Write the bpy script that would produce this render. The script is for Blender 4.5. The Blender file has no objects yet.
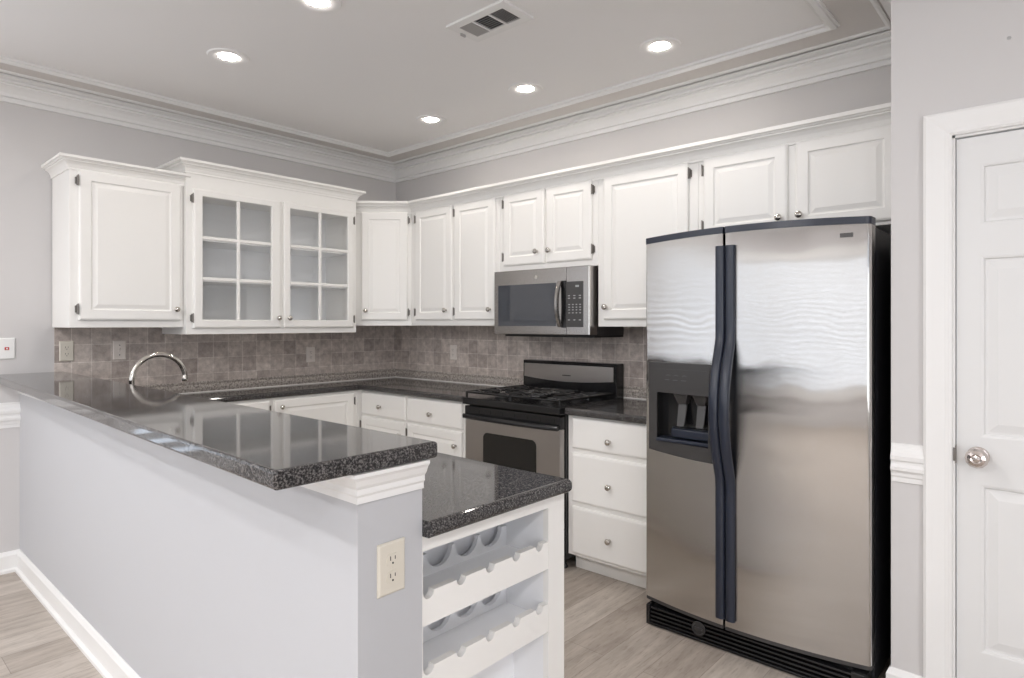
import bpy, bmesh, math, random
from mathutils import Matrix, Vector
random.seed(7)
C = bpy.context.scene.collection
PI = math.pi

# ------------------------------------------------------------------ camera, world, light, exposure
scn = bpy.context.scene
CAM = (4.4174, -3.4254, 1.38)
YAW = math.radians(41.756)
cam = bpy.data.objects.new('camera', bpy.data.cameras.new('camera'))
C.objects.link(cam)
cam.location = CAM
cam.rotation_euler = (PI / 2, 0, YAW)
cam.data.sensor_width = 36.0
cam.data.lens = 628.75 / 1024 * 36
cam.data.shift_y = -15.3 / 1024
cam.data.clip_start = 0.05
scn.camera = cam

w = bpy.data.worlds.new('daylight_sky')
scn.world = w
w.use_nodes = True
w.node_tree.nodes['Background'].inputs['Color'].default_value = (0.72, 0.82, 1.0, 1)
w.node_tree.nodes['Background'].inputs['Strength'].default_value = 1.5


def area(name, loc, rot, sx, sy, power, col):
    l = bpy.data.lights.new(name, 'AREA')
    l.shape = 'RECTANGLE'
    l.size, l.size_y, l.energy, l.color = sx, sy, power, col
    o = bpy.data.objects.new(name, l)
    o.location, o.rotation_euler = loc, rot
    C.objects.link(o)
    return o


# daylight standing outside the unseen windows of the room behind the camera
UP = math.radians(35)
area('daylight_rear_window', (1.0, -8.05, 1.40), (PI / 2, 0, 0), 2.0, 2.3, 24, (0.86, 0.93, 1.0))
area('daylight_rear_window', (3.1, -8.05, 1.40), (PI / 2, 0, 0), 2.0, 2.3, 24, (0.86, 0.93, 1.0))
area('daylight_rear_window', (5.7, -8.05, 1.40), (PI / 2, 0, 0), 2.9, 2.2, 50, (0.93, 0.96, 1.0))  # fill light behind an added, unseen third rear window
area('added_side_daylight', (7.95, -4.6, 1.25), (PI / 2 + UP, 0, PI / 2), 2.6, 1.9, 75, (0.97, 0.98, 1.0))  # fill for the sink wall cabinets, through an added unseen window
area('daylight_left_window', (-0.40, -5.0, 1.30), (PI / 2, 0, -PI / 2), 3.4, 2.2, 42, (0.86, 0.93, 1.0))


def fill_lamp(x, y, power, col=(1.0, 0.985, 0.99)):
    l = bpy.data.lights.new('added_fill_lamp', 'AREA')
    l.shape, l.size, l.energy, l.color = 'DISK', 0.16, power, col
    o = bpy.data.objects.new('added_fill_lamp', l)
    o.location = (x, y, 2.735)
    C.objects.link(o)


# added unseen fill lamps, no fixtures: the row's third and the sitting room
for lx, ly, p in ((0.9, -4.2, 20), (2.9, -4.8, 34), (5.4, -4.3, 28), (0.9, -6.3, 26), (3.0, -6.5, 46), (5.4, -6.3, 28), (5.7, -2.5, 12), (2.9, -1.99, 11)):
    fill_lamp(lx, ly, p)

scn.view_settings.view_transform = 'Standard'
scn.view_settings.look = 'None'
scn.view_settings.gamma = 1
scn.view_settings.use_curve_mapping = False
scn.view_settings.exposure = 0.0
scn.cycles.use_denoising = True
scn.cycles.max_bounces = 10
scn.cycles.diffuse_bounces = 6
scn.cycles.glossy_bounces = 4
scn.cycles.transparent_max_bounces = 12
scn.cycles.sample_clamp_indirect = 6.0
LAMP = 145.0


# ------------------------------------------------------------------ materials
class NT:
    def __init__(s, name):
        s.m = bpy.data.materials.new(name)
        s.m.use_nodes = True
        s.t = s.m.node_tree
        s.b = s.t.nodes['Principled BSDF']

    def n(s, typ, **kw):
        k = s.t.nodes.new(typ)
        for a, v in kw.items():
            if a in k.inputs:
                k.inputs[a].default_value = v
            else:
                setattr(k, a, v)
        return k

    def l(s, a, b):
        s.t.links.new(a, b)

    def coord(s, scale=(1, 1, 1), rot=(0, 0, 0)):
        g = s.n('ShaderNodeNewGeometry')
        mp = s.n('ShaderNodeMapping')
        mp.inputs['Scale'].default_value = scale
        mp.inputs['Rotation'].default_value = rot
        s.l(g.outputs['Position'], mp.inputs['Vector'])
        return mp.outputs['Vector']

    def ramp(s, fac, stops):
        r = s.n('ShaderNodeValToRGB')
        e = r.color_ramp.elements
        while len(e) < len(stops):
            e.new(0.5)
        for i, (p, c) in enumerate(stops):
            e[i].position = p
            e[i].color = (*c, 1) if len(c) == 3 else c
        s.l(fac, r.inputs['Fac'])
        return r.outputs['Color']

    def mix(s, fac, a, b, mode='MIX'):
        k = s.n('ShaderNodeMix', data_type='RGBA', blend_type=mode)
        for sock, v in ((k.inputs[0], fac), (k.inputs[6], a), (k.inputs[7], b)):
            if hasattr(v, 'is_linked'):
                s.l(v, sock)
            else:
                sock.default_value = v if isinstance(v, (int, float)) else (*v, 1)
        return k.outputs[2]

    def bump(s, h, strength=0.2, dist=0.002):
        k = s.n('ShaderNodeBump')
        k.inputs['Strength'].default_value = strength
        k.inputs['Distance'].default_value = dist
        s.l(h, k.inputs['Height'])
        s.l(k.outputs['Normal'], s.b.inputs['Normal'])


def plain(name, col, rough=0.5, metal=0.0, spec=0.5, noise=0.0, nscale=30, coat=0.0):
    k = NT(name)
    k.b.inputs['Base Color'].default_value = (*col, 1)
    k.b.inputs['Roughness'].default_value = rough
    k.b.inputs['Metallic'].default_value = metal
    k.b.inputs['Specular IOR Level'].default_value = spec
    k.b.inputs['Coat Weight'].default_value = coat
    if noise:
        t = k.n('ShaderNodeTexNoise', Scale=nscale, Detail=4.0)
        k.l(k.coord(), t.inputs['Vector'])
        k.bump(t.outputs['Fac'], noise, 0.001)
    return k.m


def emit(name, col, strength):
    k = NT(name)
    k.b.inputs['Base Color'].default_value = (0, 0, 0, 1)
    k.b.inputs['Emission Color'].default_value = (*col, 1)
    k.b.inputs['Emission Strength'].default_value = strength
    return k.m


def granite():
    k = NT('speckled_grey_granite')
    v = k.coord()
    a = k.n('ShaderNodeTexNoise', Scale=240.0, Detail=2.0, Roughness=0.6)
    b = k.n('ShaderNodeTexVoronoi', Scale=230.0)
    c = k.n('ShaderNodeTexNoise', Scale=90.0, Detail=3.0)
    for q in (a, b, c):
        k.l(v, q.inputs['Vector'])
    base = k.ramp(a.outputs['Fac'], [(0.38, (0.016, 0.015, 0.016)), (0.50, (0.036, 0.034, 0.034)), (0.66, (0.16, 0.15, 0.147))])
    sp = k.ramp(b.outputs['Distance'], [(0.12, (1, 1, 1)), (0.24, (0, 0, 0))])
    sp2 = k.ramp(c.outputs['Fac'], [(0.52, (0, 0, 0)), (0.60, (1, 1, 1))])
    f = k.mix(1.0, sp, sp2, 'MULTIPLY')
    k.l(k.mix(f, base, (0.26, 0.235, 0.225)), k.b.inputs['Base Color'])
    k.b.inputs['Roughness'].default_value = 0.06
    k.b.inputs['IOR'].default_value = 1.45
    return k.m


def planks():
    k = NT('greige_wood_planks')
    g = k.n('ShaderNodeNewGeometry')
    sx = k.n('ShaderNodeSeparateXYZ')
    k.l(g.outputs['Position'], sx.inputs[0])
    cb = k.n('ShaderNodeCombineXYZ')
    k.l(sx.outputs['Y'], cb.inputs['X'])
    k.l(sx.outputs['X'], cb.inputs['Y'])
    br = k.n('ShaderNodeTexBrick', offset=0.37, offset_frequency=2)
    br.inputs['Scale'].default_value = 1.0
    br.inputs['Brick Width'].default_value = 1.22
    br.inputs['Row Height'].default_value = 0.185
    br.inputs['Mortar Size'].default_value = 0.0012
    br.inputs['Mortar Smooth'].default_value = 0.1
    br.inputs['Color1'].default_value = (0.39, 0.34, 0.295, 1)
    br.inputs['Color2'].default_value = (0.51, 0.46, 0.41, 1)
    br.inputs['Mortar'].default_value = (0.26, 0.22, 0.19, 1)
    k.l(cb.outputs[0], br.inputs['Vector'])
    n1 = k.n('ShaderNodeTexNoise', Scale=1.0, Detail=6.0, Roughness=0.65)
    k.l(k.coord((22, 3.0, 1)), n1.inputs['Vector'])
    gr = k.ramp(n1.outputs['Fac'], [(0.3, (0.74, 0.72, 0.70)), (0.7, (1.18, 1.18, 1.18))])
    n2 = k.n('ShaderNodeTexNoise', Scale=1.0, Detail=3.0)
    k.l(k.coord((120, 14, 1)), n2.inputs['Vector'])
    gr2 = k.ramp(n2.outputs['Fac'], [(0.33, (0.72, 0.70, 0.68)), (0.45, (1, 1, 1))])
    c = k.mix(1.0, br.outputs['Color'], gr, 'MULTIPLY')
    c = k.mix(0.7, c, gr2, 'MULTIPLY')
    k.l(c, k.b.inputs['Base Color'])
    k.b.inputs['Roughness'].default_value = 0.42
    k.bump(n1.outputs['Fac'], 0.08, 0.002)
    return k.m


def tiles(name, ax):
    k = NT(name)
    g = k.n('ShaderNodeNewGeometry')
    sx = k.n('ShaderNodeSeparateXYZ')
    k.l(g.outputs['Position'], sx.inputs[0])
    cb = k.n('ShaderNodeCombineXYZ')
    k.l(sx.outputs[ax], cb.inputs['X'])
    k.l(sx.outputs['Z'], cb.inputs['Y'])
    mp = k.n('ShaderNodeMapping')
    mp.inputs['Location'].default_value = (0.032 if ax == 'Y' else 0.01, 0.017, 0)
    k.l(cb.outputs[0], mp.inputs['Vector'])
    br = k.n('ShaderNodeTexBrick', offset=0.0 if ax == 'Y' else 0.0, squash=1.0)
    br.inputs['Scale'].default_value = 1.0
    br.inputs['Brick Width'].default_value = 0.1025
    br.inputs['Row Height'].default_value = 0.106
    br.inputs['Mortar Size'].default_value = 0.0019
    br.inputs['Mortar Smooth'].default_value = 0.3
    br.inputs['Color1'].default_value = (0.40, 0.345, 0.315, 1)
    br.inputs['Color2'].default_value = (0.60, 0.535, 0.49, 1)
    br.inputs['Mortar'].default_value = (0.70, 0.65, 0.605, 1)
    k.l(mp.outputs[0], br.inputs['Vector'])
    n = k.n('ShaderNodeTexNoise', Scale=24.0, Detail=7.0, Roughness=0.7)
    k.l(k.coord(), n.inputs['Vector'])
    mot = k.ramp(n.outputs['Fac'], [(0.3, (0.66, 0.65, 0.64)), (0.68, (1.25, 1.25, 1.25))])
    k.l(k.mix(1.0, br.outputs['Color'], mot, 'MULTIPLY'), k.b.inputs['Base Color'])
    k.b.inputs['Roughness'].default_value = 0.42
    inv = k.n('ShaderNodeMath', operation='SUBTRACT')
    inv.inputs[0].default_value = 1.0
    k.l(br.outputs['Fac'], inv.inputs[1])
    k.bump(inv.outputs[0], 0.5, 0.002)
    return k.m


def liner():
    k = NT('carved_stone_liner')
    n = k.n('ShaderNodeTexNoise', Scale=75.0, Detail=5.0, Roughness=0.7)
    k.l(k.coord(), n.inputs['Vector'])
    c = k.ramp(n.outputs['Fac'], [(0.34, (0.13, 0.11, 0.10)), (0.5, (0.40, 0.36, 0.325)), (0.68, (0.62, 0.57, 0.52))])
    k.l(c, k.b.inputs['Base Color'])
    k.b.inputs['Roughness'].default_value = 0.55
    k.bump(n.outputs['Fac'], 0.9, 0.006)
    return k.m


def steel(name, col, rough, aniso=0.0, wave=0.0):
    k = NT(name)
    k.b.inputs['Base Color'].default_value = (*col, 1)
    k.b.inputs['Metallic'].default_value = 1.0
    k.b.inputs['Roughness'].default_value = rough
    if aniso:
        # fine vertical brushing: the normal is scattered sideways only
        geo = k.n('ShaderNodeNewGeometry')
        cr = k.n('ShaderNodeVectorMath', operation='CROSS_PRODUCT')
        k.l(geo.outputs['Normal'], cr.inputs[0])
        cr.inputs[1].default_value = (0, 0, 1)
        sc = k.n('ShaderNodeVectorMath', operation='SCALE')
        sc.inputs['Scale'].default_value = 9173.0
        k.l(geo.outputs['Position'], sc.inputs[0])
        off = k.n('ShaderNodeVectorMath', operation='ADD')
        off.inputs[1].default_value = (31.7, 17.3, 5.9)
        k.l(sc.outputs[0], off.inputs[0])
        w1 = k.n('ShaderNodeTexWhiteNoise')
        w2 = k.n('ShaderNodeTexWhiteNoise')
        k.l(sc.outputs[0], w1.inputs['Vector'])
        k.l(off.outputs[0], w2.inputs['Vector'])
        df = k.n('ShaderNodeMath', operation='SUBTRACT')
        k.l(w1.outputs['Value'], df.inputs[0])
        k.l(w2.outputs['Value'], df.inputs[1])
        am = k.n('ShaderNodeMath', operation='MULTIPLY')
        am.inputs[1].default_value = aniso
        k.l(df.outputs[0], am.inputs[0])
        sn = k.n('ShaderNodeSeparateXYZ')
        k.l(geo.outputs['Normal'], sn.inputs[0])
        mk = k.n('ShaderNodeMath', operation='MULTIPLY_ADD', use_clamp=True)
        mk.inputs[1].default_value = -5.0
        mk.inputs[2].default_value = -3.2
        k.l(sn.outputs['Y'], mk.inputs[0])
        am2 = k.n('ShaderNodeMath', operation='MULTIPLY')
        k.l(am.outputs[0], am2.inputs[0])
        k.l(mk.outputs[0], am2.inputs[1])
        am = am2
        ts = k.n('ShaderNodeVectorMath', operation='SCALE')
        k.l(cr.outputs[0], ts.inputs[0])
        k.l(am.outputs[0], ts.inputs['Scale'])
        n = k.n('ShaderNodeTexNoise', Scale=1.0, Detail=1.0)
        k.l(k.coord((5, 5, 3.0)), n.inputs['Vector'])
        b1 = k.n('ShaderNodeBump')
        b1.inputs['Strength'].default_value = 1.0
        b1.inputs['Distance'].default_value = wave
        k.l(n.outputs['Fac'], b1.inputs['Height'])
        ad = k.n('ShaderNodeVectorMath', operation='ADD')
        k.l(b1.outputs[0], ad.inputs[0])
        k.l(ts.outputs[0], ad.inputs[1])
        nm = k.n('ShaderNodeVectorMath', operation='NORMALIZE')
        k.l(ad.outputs[0], nm.inputs[0])
        k.l(nm.outputs[0], k.b.inputs['Normal'])
    return k.m


def thin_glass(name, tint=(1, 1, 1), refl=1.0):
    k = NT(name)
    k.t.nodes.remove(k.b)
    out = k.t.nodes['Material Output']
    tr = k.n('ShaderNodeBsdfTransparent', Color=(*tint, 1))
    gl = k.n('ShaderNodeBsdfGlossy', Roughness=0.02)
    lw = k.n('ShaderNodeLayerWeight')
    pw = k.n('ShaderNodeMath', operation='POWER')
    pw.inputs[1].default_value = 5.0
    k.l(lw.outputs['Facing'], pw.inputs[0])
    mu = k.n('ShaderNodeMath', operation='MULTIPLY_ADD')
    mu.inputs[1].default_value = 0.85 * refl
    mu.inputs[2].default_value = 0.05 * refl
    k.l(pw.outputs[0], mu.inputs[0])
    mx = k.n('ShaderNodeMixShader')
    k.l(mu.outputs[0], mx.inputs[0])
    k.l(tr.outputs[0], mx.inputs[1])
    k.l(gl.outputs[0], mx.inputs[2])
    k.l(mx.outputs[0], out.inputs['Surface'])
    return k.m


M = dict(
    cab=plain('white_cabinet_paint', (0.86, 0.85, 0.825), 0.38, noise=0.03, nscale=60),
    inside=plain('cabinet_interior_paint', (0.88, 0.89, 0.90), 0.5),
    trim=plain('white_trim_paint', (0.80, 0.795, 0.785), 0.40, noise=0.03, nscale=60),
    door=plain('white_door_paint', (0.72, 0.72, 0.715), 0.42),
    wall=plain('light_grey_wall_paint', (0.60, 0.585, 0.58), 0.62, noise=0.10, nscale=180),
    knee=plain('dimmed_wall_paint', (0.505, 0.51, 0.53), 0.6, noise=0.10, nscale=180),  # same paint as the walls, darkened to offset strong light here
    ceil=plain('ceiling_paint', (0.86, 0.85, 0.845), 0.7, noise=0.12, nscale=150),
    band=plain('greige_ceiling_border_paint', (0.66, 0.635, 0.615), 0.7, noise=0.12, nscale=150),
    granite=granite(), floor=planks(), tileA=tiles('stone_tile_sink_wall', 'Y'), tileB=tiles('stone_tile_range_wall', 'X'),
    liner=liner(),
    caulk=plain('pale_caulk', (0.74, 0.72, 0.69), 0.6),
    steel=steel('brushed_fridge_steel', (0.56, 0.545, 0.53), 0.05, 0.24, 0.0022),
    rsteel=steel('brushed_range_steel', (0.47, 0.445, 0.43), 0.30),
    msteel=steel('brushed_microwave_steel', (0.37, 0.352, 0.338), 0.26),
    nickel=steel('satin_nickel', (0.60, 0.57, 0.53), 0.13),
    chrome=steel('polished_chrome', (0.80, 0.79, 0.78), 0.10),
    hinge=plain('dark_pewter', (0.22, 0.205, 0.19), 0.4, 0.8),
    black=plain('black_enamel', (0.010, 0.010, 0.011), 0.16),
    blackm=plain('matte_black_iron', (0.014, 0.014, 0.014), 0.5),
    navy=plain('dark_navy_plastic', (0.018, 0.023, 0.038), 0.28),
    fside=plain('fridge_side_black', (0.010, 0.010, 0.013), 0.45, noise=0.3, nscale=400),
    dgrey=plain('dark_grey_plastic', (0.045, 0.043, 0.043), 0.35),
    dglass=plain('dark_oven_glass', (0.012, 0.011, 0.010), 0.06),
    mglass=plain('microwave_glass', (0.045, 0.05, 0.062), 0.03, spec=0.8),  # base colour lifted bluish to stand in for the room's reflection
    grey=plain('light_grey_print', (0.42, 0.42, 0.42), 0.5),
    beige=plain('almond_plastic', (0.66, 0.62, 0.54), 0.35),
    taupe=plain('taupe_plastic', (0.76, 0.70, 0.65), 0.4),
    white=plain('white_plastic', (0.80, 0.80, 0.79), 0.35),
    slot=plain('dark_slot', (0.02, 0.02, 0.02), 0.6),
    symbol=plain('dim_grey_print', (0.10, 0.10, 0.105), 0.5),
    red=plain('red_plastic', (0.45, 0.03, 0.03), 0.4),
    glass=thin_glass('cabinet_glass'), wglass=thin_glass('window_glass'),
    bulb=emit('lit_lamp_lens', (1.0, 0.93, 0.855), LAMP),
    rackin=plain('wine_rack_white', (0.86, 0.865, 0.88), 0.5),
    display=plain('display_grey', (0.30, 0.32, 0.32), 0.3),
    ventgrey=plain('vent_grey', (0.42, 0.41, 0.40), 0.5),
    crystal=steel('mirrored_crystal', (0.62, 0.56, 0.53), 0.12),
)


# ------------------------------------------------------------------ mesh helpers
class G:
    """collects shapes in one mesh"""
    def __init__(s):
        s.b = bmesh.new()

    def box(s, x0, x1, y0, y1, z0, z1, bev=0.0, seg=2):
        t = bmesh.new()
        bmesh.ops.create_cube(t, size=1.0)
        bmesh.ops.scale(t, vec=(abs(x1 - x0), abs(y1 - y0), abs(z1 - z0)), verts=t.verts)
        bmesh.ops.translate(t, vec=((x0 + x1) / 2, (y0 + y1) / 2, (z0 + z1) / 2), verts=t.verts)
        if bev:
            bmesh.ops.bevel(t, geom=t.edges[:], offset=bev, segments=seg, profile=0.5, affect='EDGES')
        return s.add(t)

    def add(s, t, mat=None):
        me = bpy.data.meshes.new('tmp')
        t.to_mesh(me)
        t.free()
        if mat is not None:
            me.transform(mat)
        s.b.from_mesh(me)
        bpy.data.meshes.remove(me)
        return s

    def loops(s, rings, cap0=True, cap1=True):
        vs = [[s.b.verts.new(p) for p in r] for r in rings]
        n = len(vs[0])
        for a, b in zip(vs, vs[1:]):
            for i in range(n):
                try:
                    s.b.faces.new((a[i], a[(i + 1) % n], b[(i + 1) % n], b[i]))
                except ValueError:
                    pass
        if cap0:
            s.b.faces.new(vs[0][::-1])
        if cap1:
            s.b.faces.new(vs[-1])
        return s

    def poly(s, pts, z0, z1, bev=0.0, seg=3, keep=None):
        """vertical prism over an outline (x, y), counter-clockwise"""
        t = bmesh.new()
        v = [t.verts.new((x, y, z0)) for x, y in pts]
        f = t.faces.new(v)
        r = bmesh.ops.extrude_face_region(t, geom=[f])
        bmesh.ops.translate(t, vec=(0, 0, z1 - z0), verts=[q for q in r['geom'] if isinstance(q, bmesh.types.BMVert)])
        bmesh.ops.recalc_face_normals(t, faces=t.faces[:])
        if bev:
            ed = [e for e in t.edges if abs(e.verts[0].co.z - e.verts[1].co.z) < 1e-5 and (keep is None or keep((e.verts[0].co + e.verts[1].co) / 2))]
            bmesh.ops.bevel(t, geom=ed, offset=bev, segments=seg, profile=0.5, affect='EDGES')
        return s.add(t)

    def prism(s, pts, axis, a0, a1):
        """outline extruded along an axis; pts are the two other coordinates in x,y,z order"""
        def mk(p, a):
            q = list(p)
            q.insert(axis, a)
            return q
        return s.loops([[mk(p, a0) for p in pts], [mk(p, a1) for p in pts]])

    def sweep(s, prof, path, side=1.0, closed=False):
        """prof (out, z); path (x, y); out is to the right of travel times side; mitred"""
        P = [Vector(p) for p in path]
        n = len(P)
        rings = []
        for i in range(n):
            d = []
            if i > 0 or closed:
                d.append((P[i] - P[i - 1]).normalized())
            if i < n - 1 or closed:
                d.append((P[(i + 1) % n] - P[i]).normalized())
            nn = [Vector((q.y, -q.x)) * side for q in d]
            if len(nn) == 1:
                m = nn[0]
            else:
                m = (nn[0] + nn[1])
                m = m / max(1e-6, (1 + nn[0].dot(nn[1])))
            rings.append([(P[i].x + m.x * o, P[i].y + m.y * o, z) for o, z in prof])
        if closed:
            rings.append(rings[0])
        return s.loops(rings, not closed, not closed)

    def tube(s, pts, r, seg=12, cap=True):
        P = [Vector(p) for p in pts]
        rr = r if isinstance(r, (list, tuple)) else [r] * len(P)
        t0 = (P[1] - P[0]).normalized()
        up = Vector((0, 0, 1)) if abs(t0.z) < 0.9 else Vector((1, 0, 0))
        u = t0.cross(up).normalized()
        rings = []
        for i, p in enumerate(P):
            t = (P[min(i + 1, len(P) - 1)] - P[max(i - 1, 0)]).normalized()
            u = (u - t * u.dot(t)).normalized()
            v = t.cross(u)
            rings.append([p + (u * math.cos(2 * PI * k / seg) + v * math.sin(2 * PI * k / seg)) * rr[i] for k in range(seg)])
        return s.loops(rings, cap, cap)

    def lathe(s, prof, o=(0, 0, 0), axis='Z', seg=24, cap=True):
        """prof (radius, along axis)"""
        def pt(r, h, a):
            c, q = r * math.cos(a), r * math.sin(a)
            if axis == 'Z':
                v = (c, q, h)
            elif axis == 'Y-':
                v = (c, -h, q)
            else:
                v = (h, c, q)
            return Vector(v) + Vector(o)
        return s.loops([[pt(max(r, 1e-5), h, 2 * PI * k / seg) for k in range(seg)] for r, h in prof], cap, cap)

    def inset(s, x0, x1, z0, z1, y, steps):
        """panel facing -y: nested rectangles (inset, out) from the back face outwards"""
        rings = []
        for i, o in steps:
            rings.append([(x0 + i, y - o, z0 + i), (x1 - i, y - o, z0 + i), (x1 - i, y - o, z1 - i), (x0 + i, y - o, z1 - i)])
        return s.loops(rings)


def obj(name, g, mat, parent=None, world=False, smooth=None, base=None, label=None):
    """links the shapes in g as ONE mesh object"""
    bmesh.ops.recalc_face_normals(g.b, faces=g.b.faces[:])
    me = bpy.data.meshes.new(name)
    g.b.to_mesh(me)
    g.b.free()
    o = bpy.data.objects.new(name, me)
    C.objects.link(o)
    me.materials.append(M[mat])
    if parent is not None:
        if world:
            top = parent
            mm = Matrix.Identity(4)
            while top is not None:
                mm = Matrix.LocRotScale(top.location, top.rotation_euler, None) @ mm
                top = top.parent
            me.transform(mm.inverted())
        o.parent = parent
    else:
        if base is None:
            xs = [v.co for v in me.vertices]
            base = ((min(v.x for v in xs) + max(v.x for v in xs)) / 2, (min(v.y for v in xs) + max(v.y for v in xs)) / 2, min(v.z for v in xs))
        me.transform(Matrix.Translation(-Vector(base)))
        o.location = base
    if smooth is not None:
        me.shade_smooth()
        if smooth < 180:
            try:
                me.set_sharp_from_angle(angle=math.radians(smooth))
            except Exception:
                pass
    if label:
        o['label'] = label
    return o


def thing(name, label, cat, loc=(0, 0, 0), rotz=0.0, group=None):
    o = bpy.data.objects.new(name, None)
    o.empty_display_size = 0.1
    C.objects.link(o)
    o.location = loc
    o.rotation_euler = (0, 0, rotz)
    return tag(o, label, cat, group)


def tag(o, label, cat, group=None, kind=None):
    o['label'] = label
    o['category'] = cat
    if group:
        o['group'] = group
    if kind:
        o['kind'] = kind
    return o


def struct(name, g, mat, label, cat, **kw):
    return tag(obj(name, g, mat, **kw), label, cat, kind='structure')


# ------------------------------------------------------------------ the room
XR, YF, H = 7.6, -7.6, 2.745           # far right wall, rear wall, ceiling height
XW, YW = 3.915, -0.76                  # end and face of the wall with the door
struct('floor', G().box(-0.15, XR + 0.15, YF - 0.15, 0.15, -0.06, 0.0), 'floor', 'greige wood plank floor running through the kitchen', 'floor', base=(3.7, -3.7, -0.06))
struct('ceiling', G().box(-0.15, XR + 0.15, YF - 0.15, 0.15, H, H + 0.1), 'ceil', 'pale flat ceiling holding the recessed lights', 'ceiling')
struct('wall_back', G().box(0, XW + 0.12, 0, 0.12, 0, H), 'wall', 'light grey wall behind the range and fridge', 'wall')

g = G()
DX0, DX1, DZ = 4.102, 4.876, 2.036       # door opening
g.box(XW, DX0, YW, 0.0, 0, H)
g.box(DX0, DX1, YW, -0.60, DZ, H)
g.box(DX1, XR + 0.12, YW, -0.60, 0, H)
struct('wall_right', g, 'wall', 'light grey wall with the white panelled door beside the fridge', 'wall')


def windowed(axis, c, t, lo, hi, wins, z0, z1, full=()):
    """wall with window openings"""
    g = G()
    def b(a0, a1, q0, q1):
        if axis == 'y':
            g.box(a0, a1, c - t, c, q0, q1)
        else:
            g.box(c, c + t, a0, a1, q0, q1)
    e = lo
    for i, (a, bb) in enumerate(wins):
        if i in full:
            b(e, a, 0, z0)
            e = bb
    b(e, hi, 0, z0)
    b(lo, hi, z1, H)
    e = lo
    for a, bb in wins:
        b(e, a, z0, z1)
        e = bb
    b(e, hi, z0, z1)
    return g


WZ0, WZ1 = 0.45, 2.32
struct('wall_left', windowed('x', -0.12, 0.12, YF - 0.12, 0.12, [(-6.6, -3.4)], WZ0, WZ1), 'wall', 'light grey wall behind the glass-door cabinet and faucet', 'wall')
struct('wall_rear', windowed('y', YF, 0.12, -0.12, XR + 0.12, [(0.15, 1.85), (2.25, 3.95), (4.35, 7.05)], WZ0, WZ1), 'wall', 'light grey wall with two wide windows and an added one opposite the fridge', 'wall')
struct('wall_far_right', windowed('x', XR, 0.12, YF, YW, [(-5.8, -3.4)], WZ0, WZ1), 'wall', 'light grey wall with one added window opposite the sink wall', 'wall')


def window(n, cx, cy, wd, rot, label, blind=True, z0=None):
    r = thing('window_%d' % n, label, 'window', (cx, cy, WZ0 if z0 is None else z0), rot)
    r['kind'] = 'structure'
    h = WZ1 - (WZ0 if z0 is None else z0)
    a = wd / 2
    g = G()
    for x0, x1, z0, z1 in ((-a - .08, -a + .04, -.08, h + .08), (a - .04, a + .08, -.08, h + .08), (-a + .04, a - .04, -.08, .04), (-a + .04, a - .04, h - .04, h + .08), (-.02, .02, .04, h - .04)):
        g.box(x0, x1, -0.11, 0.025, z0, z1, 0.004)
    obj('window_frame', g, 'trim', r)
    obj('pane', G().box(-a + .04, a - .04, -0.075, -0.070, .04, h - .04), 'wglass', r)
    if not blind:
        return
    g = G()
    z = 0.06
    while z < h - 0.06:
        t = bmesh.new()
        bmesh.ops.create_cube(t, size=1.0)
        bmesh.ops.scale(t, vec=(wd - 0.1, 0.066, 0.003), verts=t.verts)
        g.add(t, Matrix.Translation((0, -0.03, z)) @ Matrix.Rotation(math.radians(50), 4, 'X'))
        z += 0.075
    obj('blind_slats', g, 'white', r)
    obj('blind_rail', G().box(-a + .045, a - .045, -0.055, 0.0, h - .07, h - .035, 0.004), 'white', r)


window(1, 1.0, YF, 1.7, 0, 'wide blind-covered window opposite the left fridge door')
window(2, 3.1, YF, 1.7, 0, 'wide blind-covered window opposite the right fridge door')
window(3, XR, -4.6, 2.4, PI / 2, 'wide bare unseen window added for fill light opposite the sink wall', False)
window(4, 0, -5.0, 3.2, -PI / 2, 'very wide blind-covered window on the wall left of the peninsula')
window(5, 5.7, YF, 2.7, 0, 'wide blind-covered unseen window added for fill light opposite the panelled door')

# crown moulding round the kitchen and the panel moulding on the ceiling
CROWN = [(0, 2.608), (0.016, 2.608), (0.016, 2.622), (0.008, 2.625), (0.008, 2.635), (0.022, 2.638), (0.026, 2.654), (0.040, 2.676), (0.058, 2.690),
         (0.058, 2.699), (0.076, 2.701), (0.079, 2.712), (0.070, 2.715), (0.084, 2.722), (0.100, 2.726), (0.101, 2.734), (0.092, 2.736), (0.060, 2.7425), (0, 2.7425)]
struct('trim_1', G().sweep(CROWN, [(0, YF), (0, 0), (XW, 0), (XW, YW), (XR, YW)]), 'trim', 'white stepped crown moulding along the top of the kitchen walls', 'moulding')
PM = [(-0.026, H - 0.0025), (-0.026, H - 0.012), (-0.018, H - 0.013), (-0.016, H - 0.024), (0.002, H - 0.030), (0.010, H - 0.022), (0.012, H - 0.014), (0.024, H - 0.013), (0.024, H - 0.0005)]
struct('trim_2', G().sweep(PM, [(0.325, -4.3), (0.325, -0.325), (3.600, -0.325), (3.600, -4.3)], closed=True), 'trim', 'thin white rectangular panel moulding on the ceiling', 'moulding')
PM2 = [(0.112, H - 0.0025), (0.112, H - 0.009), (0.122, H - 0.014), (0.134, H - 0.009), (0.138, H - 0.0025)]
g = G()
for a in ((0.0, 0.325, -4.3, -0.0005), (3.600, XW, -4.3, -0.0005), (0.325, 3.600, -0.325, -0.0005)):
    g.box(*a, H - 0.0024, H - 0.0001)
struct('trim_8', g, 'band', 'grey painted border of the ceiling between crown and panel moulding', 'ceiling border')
struct('trim_3', G().sweep(PM2, [(0, YF), (0, 0), (XW, 0), (XW, YW - .0)]), 'trim', 'narrow white bead on the ceiling just inside the crown moulding', 'moulding')

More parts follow.
